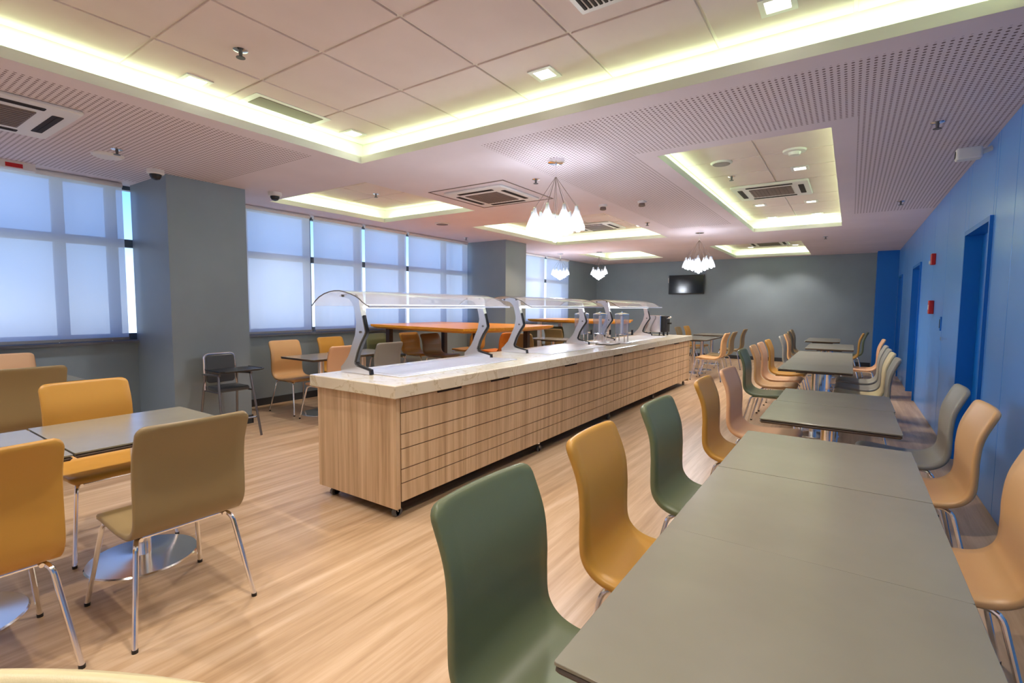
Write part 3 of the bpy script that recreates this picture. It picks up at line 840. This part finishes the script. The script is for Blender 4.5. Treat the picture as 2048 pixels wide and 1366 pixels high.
chair(-.72, 11.75, 0, 'taupe', 'brown chair on the buffet side of the farthest table, nearer one', A)
chair(-.76, 12.75, 0, 'taupe', 'brown chair on the buffet side of the farthest table, by the far wall', A)
# long row, blue wall side
chair(.275, 2.42, 180, 'tan', 'largest tan leather chair at the photo\'s right edge by the blue wall', B_)
chair(.275, 3.43, 181, 'tan', 'tan leather chair in front of the near blue door, next to a grey one', B_)
chair(.275, 4.14, 179, 'grey', 'grey leather chair in front of the near blue door', B_)
chair(.08, 6.12, 180, 'grey', 'first pale grey chair on the blue wall side of the third table group', B_)
chair(.08, 6.85, 180, 'cream', 'cream chair second on the blue wall side of the third table group', B_)
chair(.08, 7.45, 180, 'grey', 'grey chair third on the blue wall side of the third table group', B_)
chair(.08, 8.12, 180, 'grey', 'grey chair fourth on the blue wall side of the third table group', B_)
chair(.13, 9.80, 180, 'peach', 'peach chair on the blue wall side of the fourth table group', B_)
chair(-.10, 11.85, 180, 'mustard', 'mustard chair by the dark blue pier at the farthest table', B_)
chair(-.02, 12.55, 180, 'green', 'darkest chair, beside the blue pier at the farthest table', B_)
# near left group
chair(-2.62, .975, 180, 'taupe', 'olive brown leather chair with its back to the camera, left foreground', D_)
chair(-2.69, .335, 180, 'mustard', 'mustard leather chair cut by the left edge, its back to the camera', D_)
chair(-3.66, 1.05, 0, 'mustard', 'mustard leather chair facing the camera across the near left table', D_)
chair(-5.46, 1.03, 180, 'taupe', 'brown leather chair at the left edge, behind the mustard chair', D_)
chair(-6.33, 1.15, 0, 'peach', 'peach leather chair under the window sill at the left edge', D_)
chair(-.62, -.08, -61, 'cream', 'cream leather chair whose top edge fills the bottom left corner', D_)
# window side
chair(-6.08, 3.84, 0, 'tan', 'beige chair against the window wall behind the high chair', C_)
chair(-6.24, 4.68, 0, 'mustard', 'mustard chair against the window wall under the second blind', C_)
chair(-5.33, 3.80, 180, 'peach', 'peach chair with its back to the buffet\'s near end', C_)
chair(-5.33, 4.50, 180, 'grey', 'greyish taupe chair with its back to the buffet, behind the near glass guard', C_)
S_ = 'stools tucked under the orange high table'
chair(-6.32, 5.62, 0, 'green', 'dark green stool by the window at the orange high table', S_, True)
chair(-6.15, 6.22, 0, 'mustard', 'mustard stool under the orange high table', S_, True)
chair(-5.62, 6.20, 0, 'taupe', 'taupe stool under the middle of the orange high table', S_, True)
chair(-6.05, 7.35, 180, 'mustard', 'dark mustard stool at the far side of the orange high table', S_, True)
chair(-5.42, 7.40, 180, 'orange', 'bright orange stool at the far end of the orange high table', S_, True)
chair(-4.86, 7.75, 90, 'taupe', 'olive chair with its back to the buffet, before the white topped table', C_)
chair(-5.35, 9.75, 90, 'taupe', 'olive chair behind the white topped table, left of the juice dispensers', C_)
chair(-5.95, 10.9, 90, 'green', 'dark olive chair under the second orange high table', C_)
chair(-6.45, 10.7, 90, 'taupe', 'brown chair right beside the second grey column', C_)
# far centre
chair(-2.26, 10.20, 180, 'tan', 'tan chair at the far end of the buffet, seen from the side', 'chairs around the far centre tables')
chair(-2.24, 10.85, 180, 'taupe', 'brown chair right behind the tan one past the buffet', 'chairs around the far centre tables')
chair(-2.30, 12.45, 180, 'taupe', 'dark brown chair near the far wall, past the buffet', 'chairs around the far centre tables')
chair(-3.22, 12.5, 0, 'taupe', 'olive chair peeking over the buffet end, nearer one', 'chairs around the far centre tables')
chair(-3.22, 13.3, 0, 'mustard', 'mustard chair peeking over the buffet end, by the far wall', 'chairs around the far centre tables')

# ------------------------------------------------------------------ tables
TB = {}
def table(x, y, sx, sy, label, group, r=.26, rz=0):
    t = thing('dining_table', label, 'table', (x, y, 0), math.radians(rz), group)
    k = (sx, sy, r)
    if k not in TB:
        a, b = sx/2, sy/2
        top = MB().rbox(-a, -b, .742, a, b, .750, .006, .001, 2).mesh('tabletop', m_top)
        edge = MB().rbox(-a+.0005, -b+.0005, .722, a-.0005, b-.0005, .7419, .010, .009, 2).mesh('edge_band', m_edge)
        pole = MB().lathe([(.038, .02), (.038, .70)], n=24).mesh('pole', m_chrome)
        plate = MB().box(-.18, -.18, .70, .18, .18, .7215).mesh('mounting_plate', m_black, 0)
        base = MB().lathe([(r, 0), (r, .006), (r-.006, .013), (r*.6, .018), (.05, .026), (.038, .028)], n=48).mesh('base_disc', m_chrome)
        TB[k] = (top, edge, pole, plate, base)
    for n, me in zip(('tabletop', 'edge_band', 'pole', 'mounting_plate', 'base_disc'), TB[k]): link(n, me, t)
    return t
G1, G2 = 'square tables of the long row by the blue wall', 'square tables on the window side'
for k, (y0, y1) in enumerate(((.784, 1.4895), (1.490, 2.194), (2.199, 2.938))):
    table(-.085, (y0+y1)/2, .70, y1-y0, ['nearest grey square table, its corner at the photo\'s bottom', 'grey square table in the middle of the nearest joined three', 'farthest grey square table of the nearest joined three'][k], G1, .25)
table(-.085, 3.665, .69, .71, 'grey square table with a thick dark edge, nearer of the second pair', G1, .25)
table(-.075, 4.36, .69, .66, 'grey square table, farther of the second pair', G1, .25)
for k in range(4): table(-.295, 6.16+.34+k*.69, .69, .685, ['first (nearest) grey table of the third joined group', 'second grey table of the third joined group', 'third grey table of the third joined group', 'last grey table of the third joined group'][k], G1, .25)
table(-.27, 9.98, .68, .70, 'grey square table behind the third joined group', G1, .25)
table(-.27, 10.70, .68, .70, 'grey square table, farther of the fourth pair', G1, .25)
table(-.45, 12.05, .60, .68, 'dark-looking square table before the far wall', G1, .25)
table(-.45, 12.76, .60, .68, 'last square table of the long row, at the far wall', G1, .25)
table(-3.22, 1.065, .76, .73, 'grey square table in the near left group, with large chrome base', G2, .26)
table(-3.20, .33, .76, .72, 'grey square table cut by the left edge, second chrome base below', G2, .26)
table(-5.90, 1.12, .70, .70, 'square table by the first window, mostly behind brown chair', G2)
table(-5.70, 3.93, .70, .70, 'square table nearest the first column past it', G2, .26)
table(-5.76, 4.66, .70, .70, 'square table behind the near glass guard bracket', G2)
table(-5.10, 9.0, .95, .66, 'bright-topped table beside the second grey column', G2)
table(-2.76, 11.0, .70, .70, 'square table right past the far end of the buffet', 'square tables past the buffet', .22)
table(-2.76, 11.72, .70, .70, 'square table second past the far end of the buffet', 'square tables past the buffet', .22)
table(-2.85, 13.1, .70, .90, 'square table near the far wall under the television side', 'square tables past the buffet', .22)
def high_table(poly, label, lm):
    cx = sum(p[0] for p in poly)/len(poly); cy = sum(p[1] for p in poly)/len(poly)
    t = thing('high_table', label, 'table', (cx, cy, 0), 0, 'orange high tables by the windows')
    P = [(a-cx, b-cy) for a, b in poly]
    rings = [[(a*k, b*k, z) for a, b in P] for z, k in ((1.055, .92), (1.085, .996), (1.118, 1), (1.12, .997))]
    MB().loft(rings).obj('tabletop', m_orange, t, 0)
    xs_, ys_ = [p[0] for p in P], [p[1] for p in P]
    for lx in (min(xs_)+.3, max(xs_)-.45):
        for ly in (min(ys_)+.45, max(ys_)-.25):
            MB().rbox(lx-.04, ly-.04, 0, lx+.04, ly+.04, 1.0545, .004, .002, 1).obj('leg', lm, t, 0)
high_table([(-6.28, 5.23), (-4.11, 4.92), (-3.80, 5.85), (-3.90, 6.9), (-6.30, 6.9)], 'wide orange high table behind the near glass guard', m_brown)
high_table([(-6.30, 9.9), (-4.20, 9.5), (-3.83, 10.08), (-4.2, 11.2), (-6.3, 11.2)], 'orange high table beyond the second column, behind the juice dispensers', m_white)

# ------------------------------------------------------------------ high chair
t = thing('high_chair', 'small grey metal high chair with black tray beside the first column', 'high chair', (-5.50, 2.66, 0), 0)
hx = 5.50; hy = -2.66
m_hc = mat('grey_steel_tube', lin(128, 128, 134), .3, .9)
m_pad = leather('dark_grey_vinyl', lin(74, 78, 82))
def leg_(p, q, top): return MB().tube([p, q], .012, 10)
for sy in (-1, 1):
    MB().tube([(-.25, sy*.20, 0), (-.155, sy*.165, .66)], .012, 10).obj('leg', m_hc, t)
    MB().tube([(.26, sy*.20, 0), (.13, sy*.165, .68)], .012, 10).obj('leg', m_hc, t)
    MB().tube(fillet([(-.20, sy*.165, .665), (.13, sy*.165, .68), (.16, sy*.165, .68)], .03), .012, 10).obj('arm', m_hc, t)
MB().tube(fillet([(-.16, -.165, .50), (-.19, -.155, .88), (-.19, .155, .88), (-.16, .165, .50)], .05, 6), .012, 10).obj('back_frame', m_chrome, t)
MB().rbox(-.15, -.145, 0, .15, .145, .02, .03, .006).obj('backrest', m_pad, t)
bk = t.children[-1] if t.children else None
for ch in [o for o in bpy.data.objects if o.name.startswith('backrest')]:
    ch.rotation_euler = (0, -PI/2, 0); ch.location = (-.155, 0, .72)
MB().rbox(-.16, -.155, .50, .15, .155, .545, .03, .012).obj('seat', m_pad, t)
MB().tube([(-.16, -.165, .495), (.17, -.165, .495)], .010, 8).tube([(-.16, .165, .495), (.17, .165, .495)], .010, 8).obj('seat_rail', m_hc, t)
MB().rbox(-.02, -.20, .715, .30, .22, .735, .06, .006).obj('tray', m_black, t)
MB().tube([(-.02, -.21, .73), (.28, -.21, .73), (.305, -.18, .73), (.305, .20, .73), (.28, .23, .73), (-.02, .23, .73)], .009, 8).obj('tray_rim', m_black, t)
MB().tube([(.20, -.19, .20), (.20, .19, .20)], .009, 8).obj('footrest', m_hc, t)
